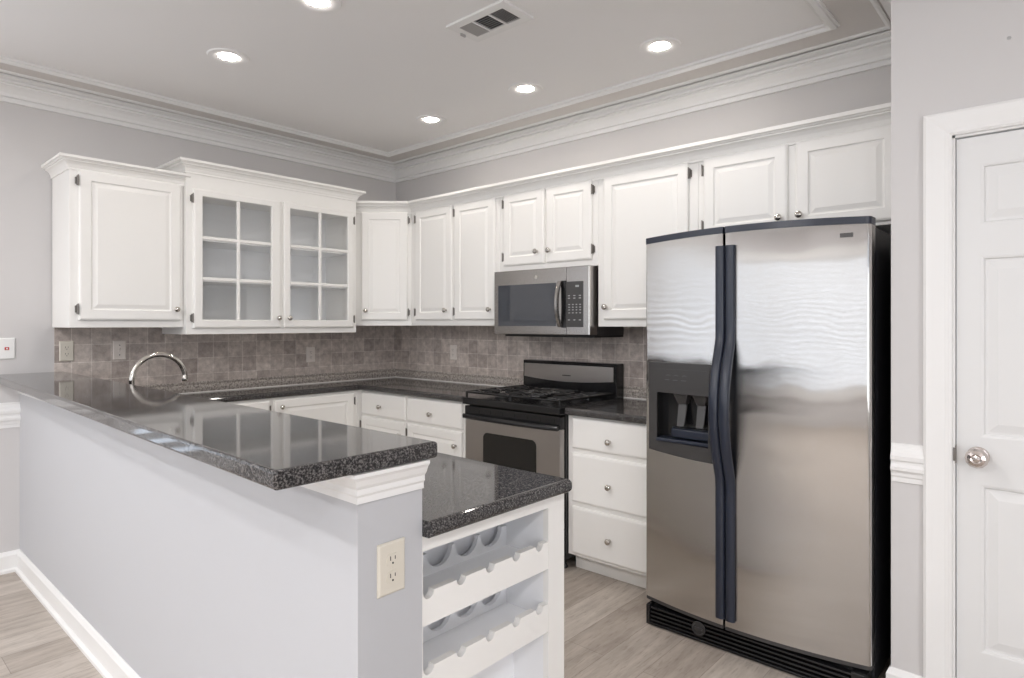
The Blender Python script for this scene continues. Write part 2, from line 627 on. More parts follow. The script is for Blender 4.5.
BASE = [(0, 0), (0.026, 0), (0.026, 0.014), (0.018, 0.020), (0.014, 0.022), (0.014, 0.092), (0.010, 0.100), (0.006, 0.110), (0.003, 0.114), (0, 0.114)]
RAIL = [(0.62 * o, z) for o, z in [(0, 0.800), (0.010, 0.802), (0.012, 0.818), (0.018, 0.824), (0.020, 0.836), (0.034, 0.846), (0.036, 0.858), (0.022, 0.868),
        (0.022, 0.876), (0.034, 0.884), (0.036, 0.898), (0.022, 0.910), (0.018, 0.922), (0.012, 0.930), (0.010, 0.940), (0, 0.942)]]
KY0, KY1, KX = -2.632, -2.452, 3.262          # knee wall: outer face, inner face, end
struct('baseboard_left', G().sweep(BASE, [(0, YF), (0, KY0)]), 'trim', 'white baseboard on the wall left of the peninsula', 'baseboard')
struct('baseboard_peninsula', G().sweep(BASE, [(0, KY0), (KX, KY0), (KX, KY1)]), 'trim', 'white baseboard along the foot of the peninsula half wall', 'baseboard')
struct('baseboard_right', G().sweep(BASE, [(XW, -0.3), (XW, YW), (4.02, YW)]), 'trim', 'short white baseboard between the fridge and the panelled door', 'baseboard')
struct('trim_4', G().sweep(RAIL, [(XW + 0.002, YW), (4.02, YW)]), 'trim', 'short white moulded chair rail between the fridge and the panelled door', 'chair rail')
struct('trim_5', G().sweep(RAIL, [(0, -3.31), (0, KY0)]), 'trim', 'white moulded chair rail on the wall left of the peninsula', 'chair rail')

# door with casing
CAS = 0.084
g = G()
for i in range(1):
    prof = [(0, 0), (0, 0.012), (0.008, 0.016), (0.02, 0.014), (0.055, 0.020), (0.075, 0.022), (CAS, 0.016), (CAS, 0)]
    L, R, T = DX0, DX1, DZ
    rings = []
    for px, pz, sx, sz in ((L, 0, -1, 0), (L, T, -1, 1), (R, T, 1, 1), (R, 0, 1, 0)):
        rings.append([(px + sx * o, YW - d, pz + sz * o) for o, d in prof])
    g.loops(rings)
for x0, x1 in ((DX0, DX0 + 0.008), (DX1 - 0.008, DX1)):
    g.box(x0, x1, YW - 0.001, -0.60, 0, DZ)
g.box(DX0, DX1, YW - 0.001, -0.60, DZ - 0.008, DZ)
struct('trim_6', g, 'trim', 'white moulded casing around the panelled door', 'door casing')
dr = thing('door_1', 'closed white six-panel door with crystal knob', 'door', (4.49, -0.73, 0))
dr['kind'] = 'structure'
SX0, SX1, SY = 4.1125, 4.864, -0.748
g = G()
cols = [(4.181, 4.446), (4.530, 4.795)]
rows = [(0.253, 0.828), (0.991, 1.612), (1.719, 1.928)]
zs = [0.012] + [q for r_ in rows for q in r_] + [2.024]
xs = [SX0] + [q for c_ in cols for q in c_] + [SX1]
g.box(SX0, SX1, SY + 0.012, SY + 0.036, 0.012, 2.024)
for i in range(len(xs) - 1):
    for j in range(len(zs) - 1):
        if i % 2 == 1 and j % 2 == 1:
            g.inset(xs[i], xs[i + 1], zs[j], zs[j + 1], SY + 0.012, [(0, 0.0005), (0, 0.012), (0.008, 0.010), (0.012, 0.004), (0.020, 0.004), (0.045, 0.0095), (0.047, 0.010)])
        else:
            g.box(xs[i], xs[i + 1], SY, SY + 0.012, zs[j], zs[j + 1])
obj('slab', g, 'door', dr, world=True)
k = obj('door_knob', G().lathe([(0.0, 0), (0.030, 0), (0.033, 0.004), (0.030, 0.008), (0.012, 0.012), (0.010, 0.024), (0.014, 0.028)], (4.174, SY, 0.925), 'Y-'), 'crystal', dr, world=True, smooth=40)
g = G().lathe([(0.014, 0.026), (0.026, 0.032), (0.0335, 0.046), (0.0335, 0.052), (0.026, 0.064), (0.016, 0.068), (0.012, 0.066), (0.0, 0.069)], (4.174, SY, 0.925), 'Y-', seg=12)
obj('crystal', g, 'crystal', k, world=True, label='faceted crystal ball of the knob')
g = G().box(DX0 + 0.0085, DX0 + 0.0105, YW - 0.002, YW + 0.028, 0.895, 0.955)
g.box(4.1045, 4.1105, YW - 0.004, YW, 0.902, 0.948, 0.001)
obj('latch_plate', g, 'hinge', dr, world=True)
tag(obj('wall_anchor', G().lathe([(0.006, 0), (0.006, 0.002), (0.003, 0.003)], (4.258, YW, 2.332), 'Y-', 10), 'grey'), 'tiny grey wall anchor above the door casing', 'anchor')

# half wall of the peninsula with its cap moulding
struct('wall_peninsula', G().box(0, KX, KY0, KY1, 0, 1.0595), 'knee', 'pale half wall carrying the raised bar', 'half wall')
CAP = [(0, 0.990), (0.006, 0.990), (0.006, 1.004), (0.010, 1.010), (0.010, 1.022), (0.016, 1.030), (0.022, 1.044), (0.028, 1.052), (0.028, 1.0595), (0, 1.0595)]
struct('trim_7', G().sweep(CAP, [(0, KY0), (KX, KY0), (KX, KY1)]), 'trim', 'white cap moulding under the raised bar', 'moulding')


# ------------------------------------------------------------------ backsplash
def backsplash(n, mat, boxs, lin, path, label):
    r = thing('backsplash', label, 'backsplash', (0, 0, 0.914))
    r['kind'] = 'structure'
    obj('tile_field', boxs, mat, r, world=True)
    prof = [(0, 0.916), (0.010, 0.916), (0.012, 0.930), (0.016, 0.944), (0.016, 0.958), (0.012, 0.970), (0.013, 0.974), (0.016, 0.980), (0.013, 0.988), (0.009, 0.990), (0, 0.990)]
    obj('border_liner', G().sweep(prof, path), 'liner', r, world=True)
    obj('caulk_line', G().sweep([(0, 0.9145), (0.014, 0.9145), (0.010, 0.922), (0, 0.922)], path), 'caulk', r, world=True)


backsplash(1, 'tileA', G().box(0.0005, 0.009, -2.472, -0.0095, 0.99, 1.400), None, [(0, -2.440), (0, -0.012)], 'taupe stone tile backsplash on the sink wall')
backsplash(2, 'tileB', G().box(0.0005, 3.0, -0.009, -0.0005, 0.99, 1.72), None, [(0.012, 0), (2.99, 0)], 'taupe stone tile backsplash behind the range')

# ------------------------------------------------------------------ worktops
BX = 3.286
g = G().poly([(0.0005, -2.4255), (0.0005, -2.752), (BX - 0.006, -2.834), (BX, -2.828), (BX, -2.4255)], 1.060, 1.100, 0.008, 4, lambda p: p.x > 0.2)
tag(obj('bar_top', g, 'granite'), 'speckled dark grey raised bar top on the half wall', 'bar top')
LX = 3.297
pts = [(0.0005, -2.4515), (LX, -2.4515), (LX, -1.900), (LX - 0.007, -1.893), (0.365, -1.893), (0.365, -0.630), (1.532, -0.630), (1.532, -0.0005), (0.0005, -0.0005)]
g = G().poly(pts, 0.874, 0.914, 0.016, 5, lambda p: p.x > 0.2 and p.y > -2.44 and -0.7 > p.y or abs(p.y + 0.63) < 0.001)
tag(obj('countertop', g, 'granite'), 'long speckled dark grey worktop from wine rack to range', 'countertop')
g = G().poly([(2.313, -0.630), (2.924, -0.630), (2.924, -0.0005), (2.313, -0.0005)], 0.874, 0.914, 0.012, 4)
tag(obj('countertop', g, 'granite'), 'short speckled dark grey worktop between range and fridge', 'countertop')

# ------------------------------------------------------------------ cabinets (local frame: front faces -y, x to the right)
RAISED = [(0, 0), (0, 0.013), (0.003, 0.017), (0.009, 0.0195), (0.012, 0.020), (0.056, 0.020), (0.060, 0.0135), (0.066, 0.0125), (0.088, 0.0185), (0.090, 0.0185)]
FLAT = [(0, 0), (0, 0.012), (0.004, 0.017), (0.010, 0.0195), (0.014, 0.020)]
KNOB = [(0.0, 0), (0.009, 0), (0.0085, 0.003), (0.006, 0.006), (0.006, 0.012), (0.012, 0.016), (0.0165, 0.021), (0.0165, 0.026), (0.012, 0.031), (0.0, 0.033)]


def knob(par, x, z, y=-0.020):
    return obj('knob', G().lathe(KNOB, (x, y, z), 'Y-', 16), 'nickel', par, smooth=50)


def hinge(par, x, z, side):
    g = G().box(x - 0.004, x + 0.004, -0.0225, -0.001, z - 0.026, z + 0.026, 0.0015)
    g.box(min(x, x + side * 0.011), max(x, x + side * 0.011), -0.0055, -0.0005, z - 0.019, z + 0.019, 0.001)
    g.tube([(x, -0.0225, z - 0.030), (x, -0.0225, z + 0.030)], 0.0032, 8)
    return obj('hinge', g, 'hinge', par)


def panel_door(par, x0, x1, z0, z1, kx, kz, hs, steps=RAISED, name='door'):
    """hs: -1 hinges on the left, +1 on the right"""
    d = obj(name, G().inset(x0, x1, z0, z1, 0, steps), 'cab', par)
    knob(d, kx, kz)
    if hs:
        hx = x0 - 0.005 if hs < 0 else x1 + 0.005
        hinge(d, hx, z1 - 0.062, hs)
        hinge(d, hx, z0 + 0.060, hs)
    return d


CORN = [(0, 0), (0.14, 0), (0.14, 0.10), (0.08, 0.13), (0.14, 0.20), (0.24, 0.38), (0.42, 0.54), (0.62, 0.62), (0.62, 0.69), (0.78, 0.71), (0.84, 0.77), (1.0, 0.80), (1.0, 1.0), (0, 1.0)]


def corn(p, z0, h):
    return [(o * p, z0 + q * h) for o, q in CORN]


# single door cabinet at the left end of the sink wall
X, Y, Z = 0.360, -2.483, 1.358
W = 0.584
c1 = thing('wall_cabinet', 'white single-door wall cabinet at the left end above the outlet and switch', 'cabinet', (X, Y, Z), PI / 2)
obj('body', G().box(0, W, 0, X - 0.0095, 0, 0.93, 0.002, 1), 'cab', c1)
panel_door(c1, 0.042, 0.567, 0.042, 0.866, 0.537, 0.108, -1)
obj('cornice', G().sweep(corn(0.052, 0.860, 0.071), [(0, X - 0.001), (0, 0), (W + 0.028, 0)]), 'cab', c1)

# glass door cabinet
X2, Y2, Z2 = 0.400, -1.896, 1.315
W2, H2 = 1.212, 0.985
c2 = thing('glass_door_cabinet', 'white wall cabinet with two six-pane glass doors', 'cabinet', (X2, Y2, Z2), PI / 2)
g = G()
g.box(0, 0.018, 0.019, X2 - 0.010, 0, H2)
g.box(W2 - 0.018, W2, 0.019, X2 - 0.010, 0, H2)
g.box(0, W2, 0, 0.019, 0, 0.070)
g.box(0, W2, 0, 0.019, 0.855, H2)
g.box(0, 0.075, 0, 0.019, 0.070, 0.855)
g.box(W2 - 0.062, W2, 0, 0.019, 0.070, 0.855)
g.box(0.555, 0.670, 0, 0.019, 0.070, 0.855)
g.box(0.018, W2 - 0.018, 0.019, X2 - 0.010, 0.0, 0.060)
g.box(0.018, W2 - 0.018, 0.019, X2 - 0.010, 0.885, H2)
obj('body', g, 'cab', c2)
obj('back_panel', G().box(0.018, W2 - 0.018, X2 - 0.018, X2 - 0.010, 0.060, 0.885), 'inside', c2)
for z in (0.338, 0.592):
    obj('shelf', G().box(0.018, W2 - 0.018, 0.040, X2 - 0.018, z - 0.009, z + 0.009), 'inside', c2)


def glass_door(x0, x1, z0, z1, kx, hs, gx0, gx1, gz0, gz1):
    g = G()
    y0, y1 = -0.020, 0.0
    # frame as a ring with a bevelled outer edge
    R = lambda i, y, a=(x0, x1, z0, z1): [(a[0] + i, y, a[2] + i), (a[1] - i, y, a[2] + i), (a[1] - i, y, a[3] - i), (a[0] + i, y, a[3] - i)]
    inn = (gx0, gx1, gz0, gz1)
    g.loops([R(0, 0), R(0, -0.013), R(0.003, -0.017), R(0.010, -0.020), R(-0.004, -0.020, inn), R(0.0, -0.014, inn), R(0.0, 0, inn), R(0, 0)], False, False)
    mx = (gx0 + gx1) / 2
    g.box(mx - 0.010, mx + 0.010, -0.018, -0.002, gz0, gz1, 0.003)
    for k in (1, 2):
        zc = gz0 + (gz1 - gz0) * k / 3
        g.box(gx0, gx1, -0.0175, -0.002, zc - 0.010, zc + 0.010, 0.003)
    d = obj('door', g, 'cab', c2)
    obj('glass', G().box(gx0, gx1, -0.0075, -0.0055, gz0, gz1), 'glass', d)
    knob(d, kx, 0.103)
    hx = x0 - 0.005 if hs < 0 else x1 + 0.005
    hinge(d, hx, z1 - 0.062, hs)
    hinge(d, hx, z0 + 0.062, hs)


glass_door(0.038, 0.602, 0.038, 0.893, 0.580, -1, 0.092, 0.538, 0.090, 0.849)
glass_door(0.624, 1.181, 0.038, 0.895, 0.658, 1, 0.674, 1.130, 0.090, 0.853)
obj('cornice', G().sweep(corn(0.052, 0.982, 0.078), [(0, X2 - 0.001), (0, 0), (W2, 0), (W2, X2 - 0.001)]), 'cab', c2)
obj('cornice', G().box(0.001, W2 - 0.001, 0.001, X2 - 0.010, H2, 1.050), 'cab', c2).name = 'top_board'

# diagonal corner cabinet
c3 = thing('corner_cabinet', 'white diagonal corner wall cabinet with one narrow door', 'cabinet', (0.325, -0.615, 1.366), PI / 4)
obj('body', G().poly([(0.0095, -0.683), (0.257, -0.683), (0.3245, -0.6155), (0.6095, -0.3305), (0.6095, -0.0095), (0.0095, -0.0095)], 1.366, 2.27), 'cab', c3, world=True)
panel_door(c3, 0.027, 0.380, 0.041, 0.870, 0.063, 0.114, 1)


def wall_cab(x0, x1, z0, label, doors, name='wall_cabinet'):
    c = thing(name, label, 'cabinet', (x0, -0.325, z0))
    obj('body', G().box(0.0005, x1 - x0 - 0.0005, 0, 0.3155, 0, 2.27 - z0, 0.0015, 1), 'cab', c)
    for dx0, dx1, dz0, dz1, kx, kz, hs in doors:
        panel_door(c, dx0 - x0, dx1 - x0, dz0 - z0, dz1 - z0, kx - x0, kz - z0, hs)
    return c


wall_cab(0.61, 1.535, 1.366, 'white two-door wall cabinet between the corner cabinet and the microwave',
         [(0.677, 1.085, 1.407, 2.236, 1.026, 1.478, -1), (1.111, 1.505, 1.407, 2.236, 1.468, 1.477, -1)])
wall_cab(1.535, 2.330, 1.724, 'short white two-door wall cabinet above the microwave',
         [(1.587, 1.934, 1.762, 2.236, 1.880, 1.838, -1), (1.952, 2.293, 1.762, 2.236, 1.981, 1.837, 1)])
wall_cab(2.330, 2.955, 1.363, 'white single-door wall cabinet between the microwave and the fridge',
         [(2.377, 2.905, 1.404, 2.233, 2.391 + 0.008, 1.477, 1)])
wall_cab(2.955, XW - 0.002, 1.808, 'short white two-door wall cabinet above the fridge',
         [(2.990, 3.409, 1.824, 2.234, 3.374, 1.884, -1), (3.445, 3.868, 1.824, 2.234, 3.467, 1.887, 1)])
g = G().sweep(corn(0.064, 2.224, 0.088), [(0.262, -0.678), (0.6145, -0.3255), (XW - 0.001, -0.3255)], 1)
tag(obj('cabinet_cornice', g, 'cab'), 'long white cornice over the corner and range wall cabinets', 'cornice')


# base cabinets
def base_cab(name, label, loc, rot, W, D, toe=0.07):
    c = thing(name, label, 'cabinet', loc, rot)
    obj('body', G().box(0, W, 0, D, 0.095, 0.8735, 0.0015, 1), 'cab', c)
    obj('toe_kick', G().box(0.001, W - 0.001, toe, D, 0.0, 0.095), 'cab', c)
    return c


# shallow unit on the sink wall; x runs along +y
c = base_cab('base_cabinet', 'shallow white two-door base cabinet under the sink wall worktop', (0.338, -1.894, 0), PI / 2, 1.266, 0.3375)
panel_door(c, 0.06, 0.555, 0.12, 0.858, 0.10, 0.80, 1)
panel_door(c, 0.590, 1.225, 0.12, 0.858, 0.635, 0.808, 1)

c = base_cab('base_cabinet', 'white base cabinet with two drawers over two doors left of the range', (0.340, -0.588, 0), 0, 1.190, 0.5875)
obj('corner_filler', G().box(0.200, 0.3395, -0.6275, -0.5885, 0.095, 0.8735), 'cab', c, world=True)
for a, b in ((0.012, 0.545), (0.565, 1.122)):
    d = obj('drawer', G().inset(a, b, 0.692, 0.862, 0, FLAT), 'cab', c)
    knob(d, (a + b) / 2 - 0.02, 0.765)
    panel_door(c, a, b, 0.115, 0.674, b - 0.052, 0.582, -1)

c = base_cab('drawer_cabinet', 'white three-drawer base cabinet between range and fridge', (2.308, -0.588, 0), 0, 0.560, 0.5875)
for z0, z1, kz in ((0.692, 0.862, 0.755), (0.397, 0.664, 0.518), (0.113, 0.369, 0.233)):
    d = obj('drawer', G().inset(0.035, 0.545, z0, z1, 0, FLAT), 'cab', c)
    knob(d, 0.285, kz)
obj('filler_strip', G().box(0.5605, 0.615, 0.0, 0.02, 0.0, 0.8735), 'cab', c)

# ------------------------------------------------------------------ wine rack at the end of the peninsula
RX, RY0, RY1, RZ = 3.252, -2.4515, -1.880, 0.8735
wr = thing('wine_rack', 'white built-in wine rack with scalloped rails under the peninsula worktop', 'wine rack', (2.9, -2.17, 0))
obj('cabinet_body', G().box(0.40, 2.64, RY0 + 0.001, RY1 - 0.01, 0.0, RZ), 'cab', wr, world=True)
IY = -1.957
BKX = 3.068                                   # rear scalloped boards
g = G()
g.box(RX - 0.020, RX, IY, RY1, 0, RZ)
g.box(RX - 0.020, RX, RY0, -2.441, 0, RZ)
g.box(RX - 0.020, RX, -2.441, IY, 0.832, RZ)
g.box(RX - 0.020, RX, -2.441, IY, 0, 0.09)
obj('face_frame', g, 'cab', wr, world=True)
g = G()
g.box(2.642, RX - 0.020, IY, RY1, 0, RZ)
obj('side_panel', g, 'rackin', wr, world=True)
g = G()
g.box(2.642, 2.655, RY0 + 0.001, IY, 0, RZ)
g.box(2.655, RX - 0.020, -2.4505, -2.444, 0, RZ)
g.box(2.655, RX - 0.020, -2.444, IY, 0, 0.02)
obj('inner_panel', g, 'rackin', wr, world=True)
g = G().box(3.10, 3.112, -2.444, -2.272, 0.02, 0.46)
g.box(3.10, 3.112, -2.270, IY, 0.02, 0.46)
obj('recess_panel', g, 'rackin', wr, world=True)


def scallop(y0, y1, zb, zt, centers, rad):
    """outline (y, z) of a board whose top edge has half-round notches"""
    pts = [(y0, zb), (y1, zb)]
    e = y1
    for c in sorted(centers, reverse=True):
        a0, a1 = 0, -PI
        st = []
        for k in range(17):
            a = a0 + (a1 - a0) * k / 16
            yy, zz = c + rad * math.cos(a), zt + rad * math.sin(a)
            if y0 < yy < y1:
                st.append((yy, zz))
            elif yy >= y1 and not st:
                pass
        if st:
            if c + rad < y1:
                pts.append((y1, zt)) if pts[-1] == (y1, zb) else None
            pts += st
    if pts[2][0] < y1 - 1e-4 and abs(pts[2][1] - zt) > 1e-4:
        pts.insert(2, (y1, pts[2][1]))
    if pts[-1][0] > y0 + 1e-4:
        pts.append((y0, zt if abs(pts[-1][1] - zt) < 1e-3 else pts[-1][1]))
    return pts


NOT = [-2.422, -2.313, -2.206, -2.100, -1.998]
REAR = [-2.345, -2.239, -2.133, -2.028]
for rz, bz, zs_ in ((0.742, 0.650, 0.682), (0.558, 0.463, 0.502)):
    r = obj('bottle_rail', G().prism(scallop(-2.4405, IY - 0.0005, bz, rz - 0.012, NOT, 0.017), 0, RX - 0.021, RX - 0.001), 'cab', wr, world=True)
    obj('rack_shelf', G().box(BKX - 0.0235, RX - 0.022, -2.4435, IY - 0.0005, zs_ - 0.012, zs_), 'rackin', wr, world=True)
    obj('scalloped_board', G().prism(scallop(-2.4435, IY - 0.0005, zs_ + 0.0005, zs_ + 0.062, REAR, 0.0475), 0, BKX + 0.001, BKX + 0.016), 'rackin', wr, world=True)
    obj('rack_back', G().box(BKX - 0.034, BKX - 0.024, -2.4435, IY - 0.0005, zs_ - 0.03, zs_ + 0.150), 'rackin', wr, world=True)

# ------------------------------------------------------------------ range
RG0, RG1 = 1.540, 2.305
rg = thing('gas_range', 'black and stainless gas range under the microwave', 'range', ((RG0 + RG1) / 2, -0.33, 0))
obj('body', G().box(RG0, RG1, -0.610, -0.012, 0.06, 0.872, 0.003), 'black', rg, world=True)
for fx in (RG0 + 0.05, RG1 - 0.04):
    for fy in (-0.57, -0.08):
        obj('foot', G().lathe([(0.018, 0.0), (0.022, 0.006), (0.016, 0.02), (0.014, 0.061)], (fx, fy, 0), 'Z', 12), 'black', rg, world=True)
obj('cooktop', G().box(RG0 - 0.004, RG1 + 0.004, -0.672, -0.060, 0.874, 0.917, 0.006), 'black', rg, world=True)
dd = obj('oven_door', G().box(RG0 + 0.008, RG1 - 0.006, -0.655, -0.611, 0.235, 0.790, 0.004), 'rsteel', rg, world=True)


def rrect(x0, x1, z0, z1, r, n=6):
    pts = []
    for cx, cz, a in ((x1 - r, z1 - r, 0), (x0 + r, z1 - r, 90), (x0 + r, z0 + r, 180), (x1 - r, z0 + r, 270)):
        for k in range(n + 1):
            t = math.radians(a + 90 * k / n)
            pts.append((cx + r * math.cos(t), cz + r * math.sin(t)))
    return pts


def plate(g, pts, y0, y1):
    """outline (x, z) given depth y0..y1"""
    return g.loops([[(x, y0, z) for x, z in pts], [(x, y1, z) for x, z in pts]])


obj('oven_window', plate(G(), rrect(1.708, 2.130, 0.395, 0.712, 0.035), -0.6575, -0.654), 'dglass', dd, world=True)
g = G().box(RG0 + 0.006, RG1 - 0.004, -0.658, -0.611, 0.791, 0.864, 0.004)
for k in range(7):
    xx = RG0 + 0.08 + k * 0.098
    g.box(xx, xx + 0.055, -0.6595, -0.655, 0.826, 0.848, 0.001)
obj('vent_panel', g, 'black', rg, world=True)
g = G()
pp = []
for k in range(13):
    t = k / 12
    pp.append((RG0 + 0.010 + t * (RG1 - RG0 - 0.018), -0.672 - 0.022 * math.sin(PI * t) ** 0.6, 0.802))
for ring in (0,):
    g.loops([[(x, y - 0.010, z - 0.012), (x, y - 0.004, z - 0.016), (x, y + 0.015, z - 0.012), (x, y + 0.015, z + 0.012), (x, y - 0.004, z + 0.014), (x, y - 0.010, z + 0.008)] for x, y, z in pp])
obj('handle', g, 'black', dd, world=True, smooth=50)
dw = obj('storage_drawer', G().box(RG0 + 0.008, RG1 - 0.006, -0.652, -0.611, 0.085, 0.228, 0.004), 'rsteel', rg, world=True)
# backguard
bg = obj('backguard', G().box(RG0 + 0.012, RG1 + 0.008, -0.098, -0.012, 0.905, 1.130, 0.006), 'black', rg, world=True)
pts = [(RG0 + 0.026, 1.108), (RG0 + 0.026, 1.018)]
for k in range(1, 12):
    t = k / 12
    pts.append((RG0 + 0.026 + t * (RG1 - RG0 - 0.040), 1.018 - 0.020 * math.sin(PI * t)))
pts += [(RG1 - 0.014, 1.018), (RG1 - 0.014, 1.108)]
obj('control_panel', plate(G(), pts[::-1], -0.1015, -0.097), 'rsteel', bg, world=True)
g = G()
for k in range(9):
    g.box(1.898 + k * 0.0075, 1.9035 + k * 0.0075, -0.1025, -0.101, 1.036, 1.043)
obj('maker_mark', g, 'slot', bg, world=True)
# burners and grates
BUR = [(1.734, -0.508), (2.111, -0.508), (1.734, -0.228), (2.111, -0.228)]
for bx, by in BUR:
    b_ = obj('burner', G().lathe([(0.052, 0.917), (0.050, 0.923), (0.038, 0.926), (0.036, 0.932)], (bx, by, 0), 'Z', 20), 'blackm', rg, world=True, smooth=40)
    obj('burner_cap', G().lathe([(0.034, 0.932), (0.036, 0.936), (0.030, 0.941), (0.0, 0.942)], (bx, by, 0), 'Z', 20), 'blackm', b_, world=True, smooth=40)
    g = G()
    hx, hy = 0.182, 0.137
    def bar(x0, y0, x1, y1, z0=0.949, z1=0.949, r=0.0068):
        g.tube([(x0, y0, z0), (x1, y1, z1)], r, 8)
    for sx in (-1, 1):
        bar(bx + sx * hx, by - hy, bx + sx * hx, by + hy)
        bar(bx - hx, by + sx * hy, bx + hx, by + sx * hy)
        bar(bx + sx * hx, by, bx + sx * 0.030, by)
        bar(bx, by + sx * hy, bx, by + sx * 0.030)
        for sy in (-1, 1):
            bar(bx + sx * hx, by + sy * hy, bx + sx * 0.050, by + sy * 0.045)
            bar(bx + sx * hx, by + sy * hy, bx + sx * hx, by + sy * hy, 0.917, 0.949, 0.007)
            bar(bx + sx * hx, by + sy * 0.04, bx + sx * hx * 0.35, by + sy * 0.095)
    obj('grate', g, 'black', rg, world=True, smooth=60)

# ------------------------------------------------------------------ microwave
MX0, MX1, MZ0, MZ1, MY = 1.545, 2.312, 1.313, 1.7235, -0.385
mw = thing('microwave', 'stainless over-the-range microwave under the short cabinet', 'microwave', ((MX0 + MX1) / 2, -0.19, MZ0))
obj('body', G().box(MX0, MX1 - 0.002, -0.305, -0.0095, MZ0 - 0.004, MZ1 - 0.0005, 0.003), 'dgrey', mw, world=True)
obj('underside', G().box(MX0 + 0.05, MX1 - 0.004, -0.330, -0.012, MZ0 - 0.016, MZ0 - 0.004), 'blackm', mw, world=True)
SEAM = 2.140
d = obj('door', G().box(MX0, SEAM - 0.001, MY, -0.306, MZ0, MZ1 - 0.001, 0.003), 'msteel', mw, world=True)
obj('window', G().box(1.582, 2.062, MY - 0.002, MY + 0.004, 1.365, 1.630, 0.001), 'mglass', d, world=True)
g = G()
pp = []
for k in range(13):
    t = k / 12
    pp.append((2.098, MY - 0.012 - 0.032 * math.sin(PI * t) ** 0.7, 1.362 + t * 0.276))
g.loops([[(x - 0.014, y, z), (x - 0.008, y - 0.008, z), (x + 0.008, y - 0.008, z), (x + 0.014, y, z), (x + 0.014, y + 0.008, z), (x - 0.014, y + 0.008, z)] for x, y, z in pp])
g.box(2.085, 2.111, MY - 0.014, MY, 1.360, 1.376, 0.003)
g.box(2.085, 2.111, MY - 0.014, MY, 1.622, 1.638, 0.003)
obj('handle', g, 'msteel', d, world=True, smooth=50)
obj('handle_recess', G().box(2.104, SEAM - 0.002, MY - 0.0025, MY + 0.004, 1.355, 1.640, 0.001), 'black', d, world=True)
g = G().lathe([(0.0, 0), (0.012, 0), (0.012, 0.0012), (0.010, 0.0014), (0.010, 0.0006), (0.0, 0.0006)], (1.905, MY, 1.672), 'Y-', 24)
for a in (0.4, 2.0, 3.6, 5.2):
    g.tube([(1.905 + 0.003 * math.cos(a), MY - 0.001, 1.672 + 0.003 * math.sin(a)), (1.905 + 0.008 * math.cos(a + 0.8), MY - 0.001, 1.672 + 0.008 * math.sin(a + 0.8))], 0.001, 6)
obj('maker_emblem', g, 'nickel', d, world=True)
cp = obj('control_panel', G().box(SEAM + 0.001, MX1, MY, -0.306, MZ0, MZ1 - 0.001, 0.003), 'msteel', mw, world=True)
obj('key_panel', G().box(SEAM + 0.002, 2.266, MY - 0.002, MY + 0.004, 1.360, 1.632, 0.001), 'dgrey', cp, world=True)
g = G().box(2.210, 2.236, MY - 0.0026, MY - 0.0015, 1.598, 1.610)
obj('display', g, 'display', cp, world=True)
g = G()
for zz, n in ((1.545, 3), (1.530, 3), (1.492, 4), (1.476, 4), (1.460, 4), (1.442, 4), (1.400, 3)):
    for k in range(n):
        xx = 2.165 + k * (0.080 / (n - 1))
        g.box(xx - 0.006 - (0.004 if n == 3 else 0), xx + 0.005, MY - 0.0026, MY - 0.0015, zz, zz + 0.005)
obj('keypad_lettering', g, 'grey', cp, world=True)
obj('edge_strip', G().box(MX1 - 0.012, MX1 + 0.0005, MY - 0.001, -0.372, MZ0 + 0.001, MZ1 - 0.002, 0.002), 'nickel', cp, world=True)

# ------------------------------------------------------------------ fridge
FX0, FX1 = 2.930, 3.864
FC, FHW = (FX0 + FX1) / 2, (FX1 - FX0) / 2
FD0, FD1 = 0.118, 1.748


def fy(x):
    u = (x - FC) / FHW
    return -0.823 - 0.054 * (1 - u * u)


fr = thing('refrigerator', 'stainless side-by-side refrigerator with black sides and handles', 'refrigerator', (FC, -0.45, 0))
obj('body', G().box(FX0 + 0.004, FX1 - 0.004, -0.752, -0.045, 0.02, 1.745, 0.004), 'fside', fr, world=True)


def curved(x0, x1, z0, z1, rl, rr, off=0.0, n=14, back=-0.762, g=None):
    """front skin that follows the bow of the doors, with rounded outer edges"""
    o = []
    for k in range(n + 1):
        x = x0 + (x1 - x0) * k / n
        o.append((x, fy(x) - off))
    def rnd(e, s, r):
        out = []
        for k in range(6):
            a = (PI / 2) * k / 5
            xx = e + s * r * (1 - math.sin(a))
            out.append((xx, fy(e + s * r) - off + r * (1 - math.cos(a))))
        return out
    mid = [p for p in o if p[0] > x0 + rl + 1e-4 and p[0] < x1 - rr - 1e-4]
    lft = rnd(x0, 1, rl)[::-1]
    rgt = rnd(x1, -1, rr)
    # left arc runs from the side to the front
    pts = [(x0, back)] + lft + mid + rgt + [(x1, back)]
    def zz(x, z):
        return z + 0.010 * (1 - ((x - FC) / FHW) ** 2) if z > 1.7 else z
    return (g or G()).loops([[(x, y, zz(x, z0)) for x, y in pts], [(x, y, zz(x, z1)) for x, y in pts]])


